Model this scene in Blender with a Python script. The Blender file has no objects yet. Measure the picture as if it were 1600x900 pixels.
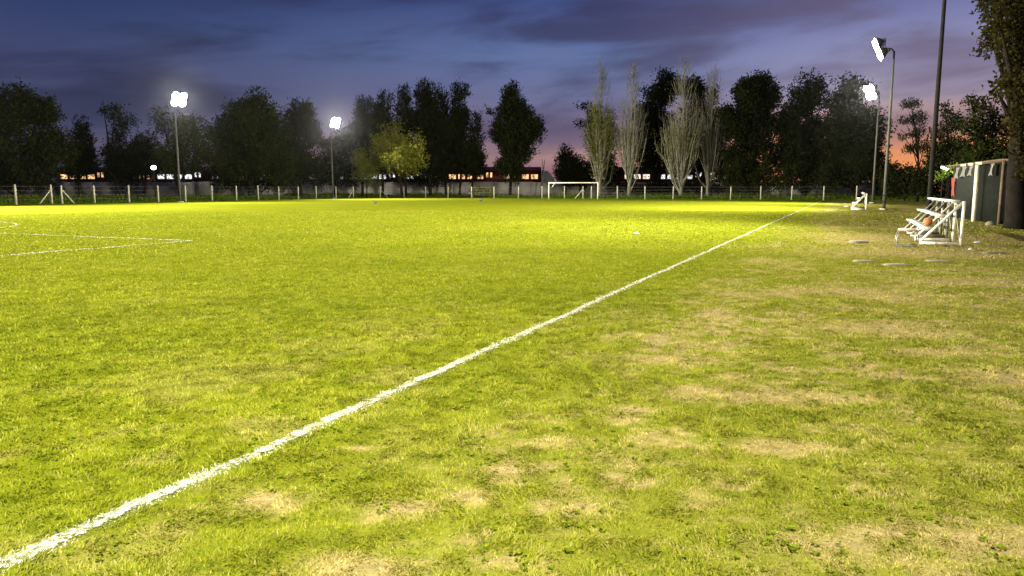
import bpy, bmesh, math, random
import numpy as np
from mathutils import Vector, Matrix

R = math.radians
SC = bpy.context.scene
COL = SC.collection
rng = np.random.default_rng(11)
random.seed(5)

# ------------------------------------------------------------------ camera
EYE = 1.6
F = 1156.0                       # focal length in photo pixels (1600 wide)
PITCH = R(7.64)
cam_d = bpy.data.cameras.new('camera')
cam_d.sensor_width = 36.0
cam_d.lens = 36.0 * F / 1600.0
cam_d.clip_start = 0.05
cam_d.clip_end = 3000
cam = bpy.data.objects.new('camera', cam_d)
COL.objects.link(cam)
cam.location = (0, 0, EYE)
cam.rotation_euler = (R(90) - PITCH, 0, 0)
SC.camera = cam
SC.render.resolution_x, SC.render.resolution_y = 1024, 576

SC.view_settings.view_transform = 'Standard'
SC.view_settings.look = 'None'
SC.view_settings.exposure = 0.0
SC.view_settings.gamma = 1.0
SC.view_settings.use_curve_mapping = False
try:
    SC.cycles.use_denoising = True
    SC.cycles.max_bounces = 5
    SC.cycles.sample_clamp_indirect = 4
except Exception:
    pass

HAZE = 0.000010
MAST_P = (.75, 1.05, .75, .45, .65, 1.1, 3.1, 3.6)     # power factor of each mast, tuned for turf brightness
LAMP_W = 172000.0                 # watts of one floodlight mast
LAMP_COL = (1.0, 0.945, 0.745)

# ------------------------------------------------------------------ dusk sky
def srgb(r, g, b):
    def f(c):
        c /= 255.0
        return c / 12.92 if c <= 0.04045 else ((c + 0.055) / 1.055) ** 2.4
    return (f(r), f(g), f(b), 1)

world = bpy.data.worlds.new('World')
SC.world = world
world.use_nodes = True
NT = world.node_tree
NT.nodes.clear()

class G:
    """small helper for shader nodes"""
    def __init__(s, nt): s.nt = nt
    def n(s, t, **kw):
        x = s.nt.nodes.new(t)
        for k, v in kw.items(): setattr(x, k, v)
        return x
    def l(s, a, b): s.nt.links.new(a, b)
    def math(s, op, a, b=None, c=None, clamp=False):
        x = s.n('ShaderNodeMath', operation=op, use_clamp=clamp)
        for i, v in enumerate((a, b, c)):
            if v is None: continue
            if isinstance(v, (int, float)): x.inputs[i].default_value = v
            else: s.l(v, x.inputs[i])
        return x.outputs[0]
    def ramp(s, fac, stops, interp='LINEAR'):
        x = s.n('ShaderNodeValToRGB')
        x.color_ramp.interpolation = interp
        e = x.color_ramp.elements
        while len(e) < len(stops): e.new(0.5)
        for el, (p, c) in zip(e, stops):
            el.position = p
            el.color = c if len(c) == 4 else (*c, 1)
        s.l(fac, x.inputs[0])
        return x.outputs[0]
    def mix(s, fac, a, b, mode='MIX'):
        x = s.n('ShaderNodeMix', data_type='RGBA', blend_type=mode)
        for sock, v in ((x.inputs[0], fac), (x.inputs[6], a), (x.inputs[7], b)):
            if isinstance(v, (int, float)): sock.default_value = v
            elif isinstance(v, tuple): sock.default_value = v if len(v) == 4 else (*v, 1)
            else: s.l(v, sock)
        return x.outputs[2]
    def noise(s, vec, scale, detail=4, rough=0.55, dist=0.0):
        x = s.n('ShaderNodeTexNoise')
        x.inputs['Scale'].default_value = scale
        x.inputs['Detail'].default_value = detail
        x.inputs['Roughness'].default_value = rough
        x.inputs['Distortion'].default_value = dist
        if vec is not None: s.l(vec, x.inputs['Vector'])
        return x.outputs['Fac']

g = G(NT)
tc = g.n('ShaderNodeTexCoord')
sep = g.n('ShaderNodeSeparateXYZ'); g.l(tc.outputs['Generated'], sep.inputs[0])
dx, dy, dz = sep.outputs
hor = g.math('SQRT', g.math('ADD', g.math('MULTIPLY', dx, dx), g.math('MULTIPLY', dy, dy)))
az = g.math('DIVIDE', dx, g.math('MAXIMUM', hor, 1e-4))           # -1 .. 1, right is +
el = dz
# clouds live in a stretched azimuth / elevation space
cv = g.n('ShaderNodeCombineXYZ')
g.l(g.math('ADD', g.math('MULTIPLY', az, 5.0), g.math('MULTIPLY', el, 7.0)), cv.inputs[0])
g.l(g.math('SUBTRACT', g.math('MULTIPLY', el, 27.0), g.math('MULTIPLY', az, 3.4)), cv.inputs[1])
g.l(g.math('MULTIPLY', dy, 0.6), cv.inputs[2])
cv2 = g.n('ShaderNodeCombineXYZ')
g.l(g.math('MULTIPLY', az, 3.2), cv2.inputs[0])
g.l(g.math('MULTIPLY', el, 62.0), cv2.inputs[1])
n_big = g.noise(cv.outputs[0], 0.62, 5, 0.52, 0.35)
n_str = g.noise(cv2.outputs[0], 1.0, 4, 0.5, 0.3)
elw = g.math('ADD', el, g.math('MULTIPLY', g.math('SUBTRACT', n_big, 0.5), 0.035))
e1 = g.math('MULTIPLY', elw, 3.2, clamp=True)                     # 0..~0.31 elevation sine
base = g.ramp(e1, [(0.0, srgb(120, 86, 102)), (0.07, srgb(146, 106, 112)), (0.15, srgb(172, 136, 134)),
                   (0.24, srgb(128, 112, 134)), (0.36, srgb(104, 106, 140)), (0.54, srgb(92, 108, 152)),
                   (0.74, srgb(62, 76, 126)), (1.0, srgb(40, 50, 96))])
left = g.ramp(e1, [(0.0, srgb(86, 80, 98)), (0.25, srgb(70, 74, 102)), (0.45, srgb(62, 68, 104)),
                   (0.62, srgb(46, 58, 98)), (0.85, srgb(28, 36, 66)), (1.0, srgb(22, 28, 52))])
right = g.ramp(e1, [(0.0, srgb(250, 150, 74)), (0.16, srgb(250, 160, 90)), (0.24, srgb(186, 142, 128)),
                    (0.34, srgb(146, 134, 152)), (0.5, srgb(136, 136, 172)), (0.66, srgb(104, 108, 152)),
                    (0.84, srgb(74, 74, 118)), (1.0, srgb(56, 54, 94))])
lf = g.n('ShaderNodeMapRange', interpolation_type='SMOOTHSTEP'); g.l(az, lf.inputs[0])
lf.inputs[1].default_value = -0.55; lf.inputs[2].default_value = 0.10
rf = g.n('ShaderNodeMapRange', interpolation_type='SMOOTHSTEP'); g.l(az, rf.inputs[0])
rf.inputs[1].default_value = 0.06; rf.inputs[2].default_value = 0.52
sky = g.mix(lf.outputs[0], left, base)
sky = g.mix(rf.outputs[0], sky, right)
# dusky purple cloud bands
cl = g.n('ShaderNodeMapRange', interpolation_type='SMOOTHSTEP'); g.l(n_big, cl.inputs[0])
cl.inputs[1].default_value = 0.42; cl.inputs[2].default_value = 0.66
st = g.n('ShaderNodeMapRange', interpolation_type='SMOOTHSTEP'); g.l(n_str, st.inputs[0])
st.inputs[1].default_value = 0.46; st.inputs[2].default_value = 0.66
ccol = g.mix(rf.outputs[0], srgb(52, 50, 78), srgb(98, 84, 104))
ccol = g.mix(lf.outputs[0], srgb(34, 38, 62), ccol)
lowclear = g.math('ADD', g.math('MULTIPLY', el, 9.0), 0.05, clamp=True)
sky = g.mix(g.math('MULTIPLY', g.math('MULTIPLY', cl.outputs[0], 0.72), lowclear), sky, ccol)
low = g.math('SUBTRACT', 1.0, g.math('MULTIPLY', el, 8.0, clamp=True))
sky = g.mix(g.math('MULTIPLY', g.math('MULTIPLY', st.outputs[0], low), g.math('SUBTRACT', 0.30, g.math('MULTIPLY', rf.outputs[0], 0.24))), sky, srgb(96, 66, 92))
# a physical dusk sky carries the far side behind the camera
nish = g.n('ShaderNodeTexSky', sky_type='NISHITA')
nish.sun_disc = False
nish.sun_elevation = R(-2.0)
nish.sun_rotation = R(28)
behind = g.n('ShaderNodeMapRange'); g.l(dy, behind.inputs[0])
behind.inputs[1].default_value = 0.1; behind.inputs[2].default_value = -0.6
nsk = g.mix(1.0, nish.outputs[0], (0.12, 0.12, 0.12, 1), 'MULTIPLY')
sky = g.mix(g.math('MULTIPLY', behind.outputs[0], 0.5), sky, nsk)
bg = g.n('ShaderNodeBackground'); g.l(sky, bg.inputs[0]); bg.inputs[1].default_value = 1.18
wo = g.n('ShaderNodeOutputWorld'); g.l(bg.outputs[0], wo.inputs[0])

# ------------------------------------------------------------------ places
YAW = R(24.5)                    # touch line direction against the view
SA, CA = math.sin(YAW), math.cos(YAW)
def fld(s, n):                   # s along the touch line, n across it (right +)
    return SA * s + CA * n, CA * s - SA * n
def to_fld(x, y):
    return SA * x + CA * y, CA * x - SA * y
def ray(px, py):
    u, v = (px - 800) / F, (450 - py) / F
    return Vector((u, math.cos(PITCH) + v * math.sin(PITCH), v * math.cos(PITCH) - math.sin(PITCH)))
def at(px, py, Y):               # the point a photo pixel shows at depth Y
    d = ray(px, py); t = Y / d.y
    return Vector((d.x * t, Y, EYE + d.z * t))
def gnd(px, py, z=0.0):
    d = ray(px, py); t = (z - EYE) / d.z
    return Vector((d.x * t, d.y * t, z))

# ------------------------------------------------------------------ noise
def vnoise(x, y, seed=0):
    xi, yi = np.floor(x).astype(np.int64), np.floor(y).astype(np.int64)
    fx, fy = x - xi, y - yi
    fx = fx * fx * (3 - 2 * fx); fy = fy * fy * (3 - 2 * fy)
    def h(a, b):
        k = (a * 374761393 + b * 668265263 + seed * 1442695041) & 0xffffffff
        k = ((k ^ (k >> 13)) * 1274126177) & 0xffffffff
        return ((k ^ (k >> 16)) & 0xffff) / 65535.0
    a, b, c, d = h(xi, yi), h(xi + 1, yi), h(xi, yi + 1), h(xi + 1, yi + 1)
    return (a * (1 - fx) + b * fx) * (1 - fy) + (c * (1 - fx) + d * fx) * fy
def fbm(x, y, seed=0, o=4):
    t, a, w = 0, 0.5, 0
    for i in range(o):
        t = t + a * vnoise(x * 2 ** i, y * 2 ** i, seed + i * 7); w += a; a *= 0.55
    return t / w
def sstep(a, b, x):
    t = np.clip((x - a) / (b - a), 0, 1)
    return t * t * (3 - 2 * t)

# worn spots seen in the photo: centre pixel, radius across and along (m)
SPOTS = [(1385, 511, .75, .40), (1440, 520, .5, .3), (1588, 592, .5, .35), (1185, 620, .6, .18), (1300, 622, .35, .16),
         (632, 796, .17, .13), (790, 733, .14, .16), (735, 775, .12, .1), (1040, 562, .4, .18), (560, 888, .22, .1),
         (1545, 845, .35, .16), (1300, 850, .3, .1), (1400, 836, .3, .1), (1090, 612, .3, .15), (985, 640, .16, .12),
         (1335, 378, .9, .9), (1420, 372, 2.4, 2.2), (1480, 395, 2.6, 1.6), (1550, 372, 2.6, 2.4), (1380, 356, 1.6, 1.2),
         (1330, 455, .9, .45), (1395, 465, .5, .6), (1480, 550, .5, .2), (1230, 700, .3, .12), (420, 780, .18, .12),
         (860, 690, .25, .1), (905, 790, .16, .1), (1520, 440, 1.2, .6), (560, 700, .1, .05)]
SPOTS = [(gnd(a, b), c, d) for a, b, c, d in SPOTS]
def hz(s, n):
    return 0.030 * (fbm(s * 1.4, n * 1.4, 3, 3) - .5) + 0.016 * (fbm(s * 6, n * 6, 5, 2) - .5)
def wear(x, y):
    """dry (0..1) and bare (0..1) at world points"""
    s, n = to_fld(x, y)
    a = fbm(x * .55, y * .55, 21, 4); b = fbm(x * 1.9, y * 1.9, 33, 4); c = fbm(x * 7, y * 7, 43, 3)
    side = sstep(-3.9, -1.0, n)                              # right of the touch line is thinner
    far = sstep(6, 30, n)
    d2 = fbm(x * 17, y * 17, 47, 2)
    v = .24 * a + .30 * b + .28 * c + .18 * d2
    dry = sstep(.44, .62, v + .06 * side - .075 + .05 * far) * (.16 + .64 * side) + .10 * side + .17 * sstep(-2.5, 3.5, n)
    edge = sstep(-7, -3.6, n) * (1 - side) * sstep(.5, .62, b) * sstep(14, 4, s) * .32
    dry = np.maximum(dry, edge)
    bare = sstep(.58, .68, v + .045 * side - .02) * side * .85
    for p, ra, rb in SPOTS:
        d = np.hypot((x - p.x) / ra, (y - p.y) / rb)
        d = d + 1.1 * (b - .5) + 1.6 * (c - .5) + .8 * (d2 - .5)
        m = (1 - sstep(.25, 1.0, d)) * (.25 + .75 * sstep(.42, .56, .3 * b + .4 * c + .3 * d2))
        bare = np.maximum(bare, m * .85); dry = np.maximum(dry, (1 - sstep(.5, 1.7, d)) * .9)
    return dry, bare

# ------------------------------------------------------------------ meshes
def mesh_np(name, verts, faces, mats, parent=None, attrs=None, smooth=False):
    """verts (N,3); faces: list of (M,k) int arrays"""
    me = bpy.data.meshes.new(name)
    V = np.asarray(verts, np.float32)
    if not isinstance(faces, list): faces = [faces]
    faces = [np.asarray(f, np.int32) for f in faces if len(f)]
    loops = np.concatenate([f.ravel() for f in faces])
    tot = np.concatenate([np.full(len(f), f.shape[1], np.int32) for f in faces])
    start = np.concatenate([[0], np.cumsum(tot)[:-1]]).astype(np.int32)
    me.vertices.add(len(V)); me.vertices.foreach_set('co', V.ravel())
    me.loops.add(len(loops)); me.loops.foreach_set('vertex_index', loops)
    me.polygons.add(len(tot)); me.polygons.foreach_set('loop_start', start)
    try: me.polygons.foreach_set('loop_total', tot)
    except Exception: pass
    if smooth: me.polygons.foreach_set('use_smooth', np.ones(len(tot), bool))
    for k, v in (attrs or {}).items():
        a = me.attributes.new(k, 'FLOAT', 'POINT')
        a.data.foreach_set('value', np.asarray(v, np.float32))
    me.update(calc_edges=True)
    me.validate()
    for m in (mats if isinstance(mats, (list, tuple)) else [mats]): me.materials.append(m)
    o = bpy.data.objects.new(name, me)
    COL.objects.link(o)
    if parent is not None: o.parent = parent
    return o

class MB:
    """collects boxes, tubes and plates and links them as one mesh object"""
    def __init__(s): s.v, s.q, s.t, s.sm = [], [], [], False; s.n = 0
    def add(s, V, q=(), t=()):
        V = [tuple(p) for p in V]
        s.q += [[i + s.n for i in f] for f in q]; s.t += [[i + s.n for i in f] for f in t]
        s.v += V; s.n += len(V)
    def box(s, c, size, M=None, bev=0.0):
        hx, hy, hz_ = (x / 2 for x in size)
        P = [Vector((a * hx, b * hy, d * hz_)) for d in (-1, 1) for b in (-1, 1) for a in (-1, 1)]
        if M is not None: P = [M @ p for p in P]
        P = [p + Vector(c) for p in P]
        s.add(P, [(0, 2, 3, 1), (4, 5, 7, 6), (0, 1, 5, 4), (2, 6, 7, 3), (0, 4, 6, 2), (1, 3, 7, 5)])
    def tube(s, pts, rad, k=8, square=False, cap=True):
        pts = [Vector(p) for p in pts]
        if not isinstance(rad, (list, tuple)): rad = [rad] * len(pts)
        rings = []
        for i, p in enumerate(pts):
            d = (pts[min(i + 1, len(pts) - 1)] - pts[max(i - 1, 0)]).normalized()
            ref = Vector((0, 0, 1)) if abs(d.z) < .9 else Vector((1, 0, 0))
            a = d.cross(ref).normalized(); b = d.cross(a).normalized()
            off = math.pi / 4 if square else 0
            rings.append([p + (a * math.cos(off + 2 * math.pi * j / k) + b * math.sin(off + 2 * math.pi * j / k)) * rad[i] for j in range(k)])
        V = [p for r in rings for p in r]
        q = []
        for i in range(len(pts) - 1):
            for j in range(k):
                a0, a1 = i * k + j, i * k + (j + 1) % k
                q.append((a0, a1, a1 + k, a0 + k))
        t = []
        if cap:
            V += [pts[0], pts[-1]]; c0, c1 = len(V) - 2, len(V) - 1
            for j in range(k):
                t.append((c0, (j + 1) % k, j)); t.append((c1, (len(pts) - 1) * k + j, (len(pts) - 1) * k + (j + 1) % k))
        s.add(V, q, t)
    def beam(s, a, b, w): s.tube([a, b], w * .7071, 4, True)
    def ball(s, c, r, seg=12, ring=8):
        if isinstance(r, (int, float)): r = (r, r, r)
        V, q, t = [], [], []
        for i in range(1, ring):
            th = math.pi * i / ring
            for j in range(seg):
                ph = 2 * math.pi * j / seg
                V.append((c[0] + r[0] * math.sin(th) * math.cos(ph), c[1] + r[1] * math.sin(th) * math.sin(ph), c[2] + r[2] * math.cos(th)))
        top, bot = len(V), len(V) + 1
        V += [(c[0], c[1], c[2] + r[2]), (c[0], c[1], c[2] - r[2])]
        for i in range(ring - 2):
            for j in range(seg):
                a, b = i * seg + j, i * seg + (j + 1) % seg
                q.append((a, a + seg, b + seg, b))
        for j in range(seg):
            t.append((top, j, (j + 1) % seg)); o = (ring - 2) * seg
            t.append((bot, o + (j + 1) % seg, o + j))
        s.add(V, q, t)
    def build(s, name, m, parent=None, smooth=False):
        return mesh_np(name, s.v, [np.array(s.q, np.int32).reshape(-1, 4), np.array(s.t, np.int32).reshape(-1, 3)], m, parent, smooth=smooth)

def tag(o, label, cat, group=None, kind=None):
    if label: o['label'] = label
    if cat: o['category'] = cat
    if group: o['group'] = group
    if kind: o['kind'] = kind
    return o
def empty(name, loc, rz=0.0):
    o = bpy.data.objects.new(name, None); COL.objects.link(o)
    o.location = loc; o.rotation_euler = (0, 0, rz); o.empty_display_size = .3
    return o
def copy_tree(o, parent=None):
    c = o.copy(); COL.objects.link(c)
    if parent is not None: c.parent = parent
    for ch in list(o.children): copy_tree(ch, c)
    return c

# ------------------------------------------------------------------ materials
def mat(name, col, rough=.8, scale=6.0, var=.35, bump=.2, col2=None, metal=0.0, spec=.3):
    m = bpy.data.materials.new(name); m.use_nodes = True
    h = G(m.node_tree); p = m.node_tree.nodes['Principled BSDF']
    c = h.n('ShaderNodeTexCoord')
    nz = h.noise(c.outputs['Object'], scale, 6, .6, .3)
    c2 = col2 or tuple(x * (1 - var) for x in col)
    h.l(h.ramp(nz, [(.32, c2), (.66, col)]), p.inputs['Base Color'])
    p.inputs['Roughness'].default_value = rough
    p.inputs['Metallic'].default_value = metal
    p.inputs['Specular IOR Level'].default_value = spec
    if bump:
        b = h.n('ShaderNodeBump'); b.inputs['Strength'].default_value = bump; b.inputs['Distance'].default_value = .02
        h.l(h.noise(c.outputs['Object'], scale * 6, 4), b.inputs['Height']); h.l(b.outputs[0], p.inputs['Normal'])
    return m
def glow(name, col, strength, vary=0.0):
    m = bpy.data.materials.new(name); m.use_nodes = True
    nt = m.node_tree; nt.nodes.clear(); h = G(nt)
    e = h.n('ShaderNodeEmission'); e.inputs[0].default_value = (*col, 1); e.inputs[1].default_value = strength
    if vary:
        c = h.n('ShaderNodeTexCoord'); mp = h.n('ShaderNodeMapping'); mp.inputs['Scale'].default_value = (1, .05, .6); h.l(c.outputs['Object'], mp.inputs[0])
        f = h.noise(mp.outputs[0], 1.3, 4, .6)
        h.l(h.ramp(f, [(.36, (.10, .06, .03)), (.50, tuple(x * .75 for x in col)), (.64, col)]), e.inputs[0])
    o = h.n('ShaderNodeOutputMaterial'); h.l(e.outputs[0], o.inputs[0])
    try: m.cycles.emission_sampling = 'NONE'
    except Exception: pass
    return m
def leaf_mat(name, a, b, trans=.25):
    m = bpy.data.materials.new(name); m.use_nodes = True
    nt = m.node_tree; nt.nodes.clear(); h = G(nt)
    at_ = h.n('ShaderNodeAttribute', attribute_name='rnd')
    col = h.mix(at_.outputs['Fac'], a, b)
    d = h.n('ShaderNodeBsdfDiffuse'); h.l(col, d.inputs[0])
    t = h.n('ShaderNodeBsdfTranslucent'); h.l(col, t.inputs[0])
    mx = h.n('ShaderNodeMixShader'); mx.inputs[0].default_value = trans
    h.l(d.outputs[0], mx.inputs[1]); h.l(t.outputs[0], mx.inputs[2])
    o = h.n('ShaderNodeOutputMaterial'); h.l(mx.outputs[0], o.inputs[0])
    return m

def grass_mat(name, blades):
    m = bpy.data.materials.new(name); m.use_nodes = True
    nt = m.node_tree; nt.nodes.clear(); h = G(nt)
    geo = h.n('ShaderNodeNewGeometry')
    P = geo.outputs['Position']
    n1 = h.noise(P, .22, 4, .6, .4); n2 = h.noise(P, 2.6, 5, .65, .3); n3 = h.noise(P, 15.0, 4, .65)
    dry = h.n('ShaderNodeAttribute', attribute_name='dry').outputs['Fac']
    bare = h.n('ShaderNodeAttribute', attribute_name='bare').outputs['Fac']
    v = h.math('ADD', h.math('MULTIPLY', n1, .26), h.math('MULTIPLY', n2, .42))
    v = h.math('ADD', v, h.math('MULTIPLY', n3, .32))
    if blades:
        rnd = h.n('ShaderNodeAttribute', attribute_name='rnd').outputs['Fac']
        v = h.math('ADD', h.math('MULTIPLY', v, .65), h.math('MULTIPLY', rnd, .35))
    green = h.ramp(v, [(.30, (.056, .086, .003)), (.46, (.118, .146, .006)), (.60, (.176, .198, .010)), (.74, (.25, .24, .020))])
    straw = h.ramp(n3 if not blades else rnd, [(.25, (.20, .165, .040)), (.7, (.40, .315, .135))])
    col = h.mix(h.math('MULTIPLY', dry, .85), green, straw)
    soil = h.ramp(n3, [(.3, (.10, .075, .036)), (.52, (.225, .172, .092)), (.72, (.31, .24, .145))])
    if blades:
        paint = h.n('ShaderNodeAttribute', attribute_name='paint').outputs['Fac']
        col = h.mix(paint, col, (.50, .50, .40, 1))
    else:
        col = h.mix(.42, col, h.mix(dry, (.085, .085, .006, 1), (.17, .13, .06, 1)))
        col = h.mix(bare, col, soil)
    d = h.n('ShaderNodeBsdfDiffuse'); h.l(col, d.inputs[0])
    out = h.n('ShaderNodeOutputMaterial')
    if blades:
        t = h.n('ShaderNodeBsdfTranslucent'); h.l(col, t.inputs[0])
        mx = h.n('ShaderNodeMixShader'); mx.inputs[0].default_value = .3
        h.l(d.outputs[0], mx.inputs[1]); h.l(t.outputs[0], mx.inputs[2]); h.l(mx.outputs[0], out.inputs[0])
    else:
        b = h.n('ShaderNodeBump'); b.inputs['Strength'].default_value = .9; b.inputs['Distance'].default_value = .03
        hh = h.math('ADD', h.noise(P, 16, 5, .7), h.math('MULTIPLY', h.noise(P, 3.0, 4, .6), 1.5))
        h.l(hh, b.inputs['Height']); h.l(b.outputs[0], d.inputs['Normal'])
        h.l(d.outputs[0], out.inputs[0])
    return m

def paint_mat(name, cover):
    """worn marking chalk: ragged, broken up, the turf shows through"""
    m = bpy.data.materials.new(name); m.use_nodes = True
    nt = m.node_tree; nt.nodes.clear(); h = G(nt)
    geo = h.n('ShaderNodeNewGeometry')
    uvx = h.n('ShaderNodeAttribute', attribute_name='across').outputs['Fac']      # 0 middle .. 1 rim
    n = h.noise(geo.outputs['Position'], 14, 5, .7, .3); n2 = h.noise(geo.outputs['Position'], 55, 3, .6)
    n0 = h.noise(geo.outputs['Position'], 1.1, 3)
    v = h.math('ADD', h.math('MULTIPLY', n, .55), h.math('MULTIPLY', n2, .35))
    v = h.math('ADD', v, h.math('MULTIPLY', n0, .25))
    thr = h.math('ADD', h.math('MULTIPLY', h.math('POWER', uvx, 2.5), .30), 1.0 - cover)
    a = h.n('ShaderNodeMapRange'); h.l(h.math('SUBTRACT', v, thr), a.inputs[0]); a.inputs[1].default_value = -.05; a.inputs[2].default_value = .06
    d = h.n('ShaderNodeBsdfDiffuse'); h.l(h.ramp(n2, [(.3, (.24, .24, .15)), (.65, (.46, .46, .37))]), d.inputs[0])
    t = h.n('ShaderNodeBsdfTransparent')
    mx = h.n('ShaderNodeMixShader'); h.l(a.outputs[0], mx.inputs[0]); h.l(t.outputs[0], mx.inputs[1]); h.l(d.outputs[0], mx.inputs[2])
    o = h.n('ShaderNodeOutputMaterial'); h.l(mx.outputs[0], o.inputs[0])
    return m

M = {}
M['turf'] = grass_mat('turf', False)
M['blades'] = grass_mat('grass blades', True)
M['chalk'] = paint_mat('line chalk', .455)
M['chalk_faint'] = paint_mat('faint line chalk', .50)
M['verge'] = mat('verge soil and weeds', (.060, .080, .012), .95, .5, .5, .5)
M['weeds'] = leaf_mat('verge weeds', (.040, .080, .005, 1), (.115, .170, .014, 1), .3)
M['clover'] = leaf_mat('clover leaves', (.075, .110, .006, 1), (.165, .190, .014, 1), .25)
M['concrete'] = mat('grey concrete', (.48, .45, .38), .9, 3, .35, .3)
M['post'] = mat('weathered concrete post', (.50, .48, .37), .9, 4, .35, .3)
M['wallc'] = mat('stained concrete panels', (.52, .50, .46), .9, .35, .45, .2)
M['white'] = mat('chipped white paint', (.74, .70, .60), .5, 3.5, .15, .1, col2=(.50, .45, .35), spec=.3)
M['plank'] = mat('worn white painted plank', (.66, .63, .56), .7, 3, .35, .2, col2=(.36, .33, .27))
M['pinkplank'] = mat('faded pink plank', (.62, .40, .33), .6, 3, .25, .2)
M['steel'] = mat('weathered steel', (.10, .097, .088), .7, 5, .35, .06, metal=.3)
M['darksteel'] = mat('dark weathered pole', (.018, .016, .015), .85, 4, .4, .1, spec=.08)
M['tube'] = mat('dull grey tube', (.30, .29, .25), .5, 6, .3, .06, metal=.4)
M['housing'] = mat('lamp housing', (.10, .10, .10), .5, 8, .3, .05, metal=.3)
M['bark'] = mat('dark bark', (.014, .011, .009), .95, 3, .5, .6, spec=.05)
M['palebark'] = mat('pale poplar bark', (.30, .285, .215), .9, 2.0, .4, .3)
M['twig'] = mat('poplar twigs', (.25, .24, .175), .9, 2.0, .4, .1)
M['red'] = mat('red train paint', (.10, .007, .005), .45, 1.2, .25, .03)
M['cream'] = mat('white train cab', (.78, .76, .72), .45, 1.2, .15, .03)
M['roofgrey'] = mat('grey train roof', (.08, .075, .075), .8, 1.2, .3, .05)
M['hutwall'] = mat('dark green painted boards', (.009, .011, .008), .9, 2.2, .45, .2, spec=.08)
M['hutroof'] = mat('rusty roof sheet', (.12, .08, .052), .8, 2.0, .4, .2)
M['batten'] = mat('bleached roof edge strip', (.42, .39, .29), .8, 4, .3, .2)
M['cloth'] = mat('pale rag', (.15, .145, .13), .95, 9, .35, .3)
M['redcloth'] = mat('faded red rag', (.20, .05, .04), .95, 9, .3, .3)
M['orange'] = mat('orange ball skin', (.40, .13, .045), .6, 5, .35, .2)
M['stone'] = mat('pale rubble', (.22, .185, .125), .95, 5, .35, .5)
M['litter'] = mat('white litter', (.78, .77, .72), .7, 8, .1, .1)
M['bird'] = mat('grey brown plumage', (.06, .055, .045), .9, 20, .5, .1)
M['wire'] = mat('fence wire', (.20, .20, .18), .5, 9, .2, 0, metal=.6)
M['win_warm'] = glow('warm train window', (1.0, .58, .26), 1.7, .5)
M['win_pale'] = glow('pale train window', (1.0, .86, .66), 1.7, .5)
M['win_white'] = glow('white train window', (.95, .96, 1.0), 1.5, .5)
M['flood'] = glow('floodlight glass', (1.0, .97, .86), 60.0)
M['bulb'] = glow('street lamp glass', (1.0, .98, .95), 14.0)
M['signlit'] = glow('sign face lit', (1.0, .34, .16), 1.2)
L = {}
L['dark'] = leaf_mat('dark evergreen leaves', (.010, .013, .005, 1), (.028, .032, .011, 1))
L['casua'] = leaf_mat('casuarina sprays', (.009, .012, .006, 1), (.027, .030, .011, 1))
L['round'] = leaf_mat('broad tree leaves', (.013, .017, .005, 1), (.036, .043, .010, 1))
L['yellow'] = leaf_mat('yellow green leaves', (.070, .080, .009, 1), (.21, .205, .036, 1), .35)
L['poplar'] = leaf_mat('sparse poplar leaves', (.090, .110, .016, 1), (.200, .200, .045, 1), .3)
L['near'] = leaf_mat('overhanging leaves', (.014, .015, .005, 1), (.046, .036, .010, 1), .3)
L['bright'] = leaf_mat('bright young leaves', (.06, .11, .012, 1), (.18, .24, .03, 1), .4)

# ------------------------------------------------------------------ ground
def spaced(lo, f0, f1, hi, step, growth=1.16):
    a = list(np.arange(f0, f1 + 1e-6, step))
    d, x = step, a[-1]
    while x < hi: d *= growth; x += min(d, 8); a.append(min(x, hi))
    d, x = step, a[0]; b = []
    while x > lo: d *= growth; x -= min(d, 8); b.append(max(x, lo))
    return np.array(sorted(set(b)) + a)
# the wide ground: a flat sheet out to the horizon
xs = np.array([-600, -250, -120, -60, 0, 60, 120, 250, 600.])
X, Y = np.meshgrid(xs, xs)
nx = len(xs)
I = np.arange((nx - 1) * nx).reshape(nx - 1, nx)[:, :-1].ravel()
o = mesh_np('ground', np.stack([X.ravel(), Y.ravel(), np.full(X.size, -.06)], 1), np.stack([I, I + 1, I + nx + 1, I + nx], 1), M['verge'])
tag(o, 'dark weedy ground around and beyond the football pitch', None, kind='structure')
# the mown turf up to the fences
SF, NL = 114.0, -77.0            # back fence and left fence
ss = spaced(-14, 1.5, 15, SF + .4, .06, 1.07)
ns = spaced(NL - .4, -8, 5.5, 30, .06, 1.07)
S2, N2 = np.meshgrid(ss, ns)
PX, PY = fld(S2.ravel(), N2.ravel())
dry, bare = wear(PX, PY)
ZZ = hz(S2.ravel(), N2.ravel())
k = len(ss)
I = np.arange((len(ns) - 1) * k).reshape(-1, k)[:, :-1].ravel()
o = mesh_np('pitch', np.stack([PX, PY, ZZ], 1), np.stack([I, I + k, I + k + 1, I + 1], 1), M['turf'], attrs={'dry': dry, 'bare': bare}, smooth=True)
tag(o, 'floodlit yellow green football pitch worn along its right side', None, kind='structure')

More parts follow.
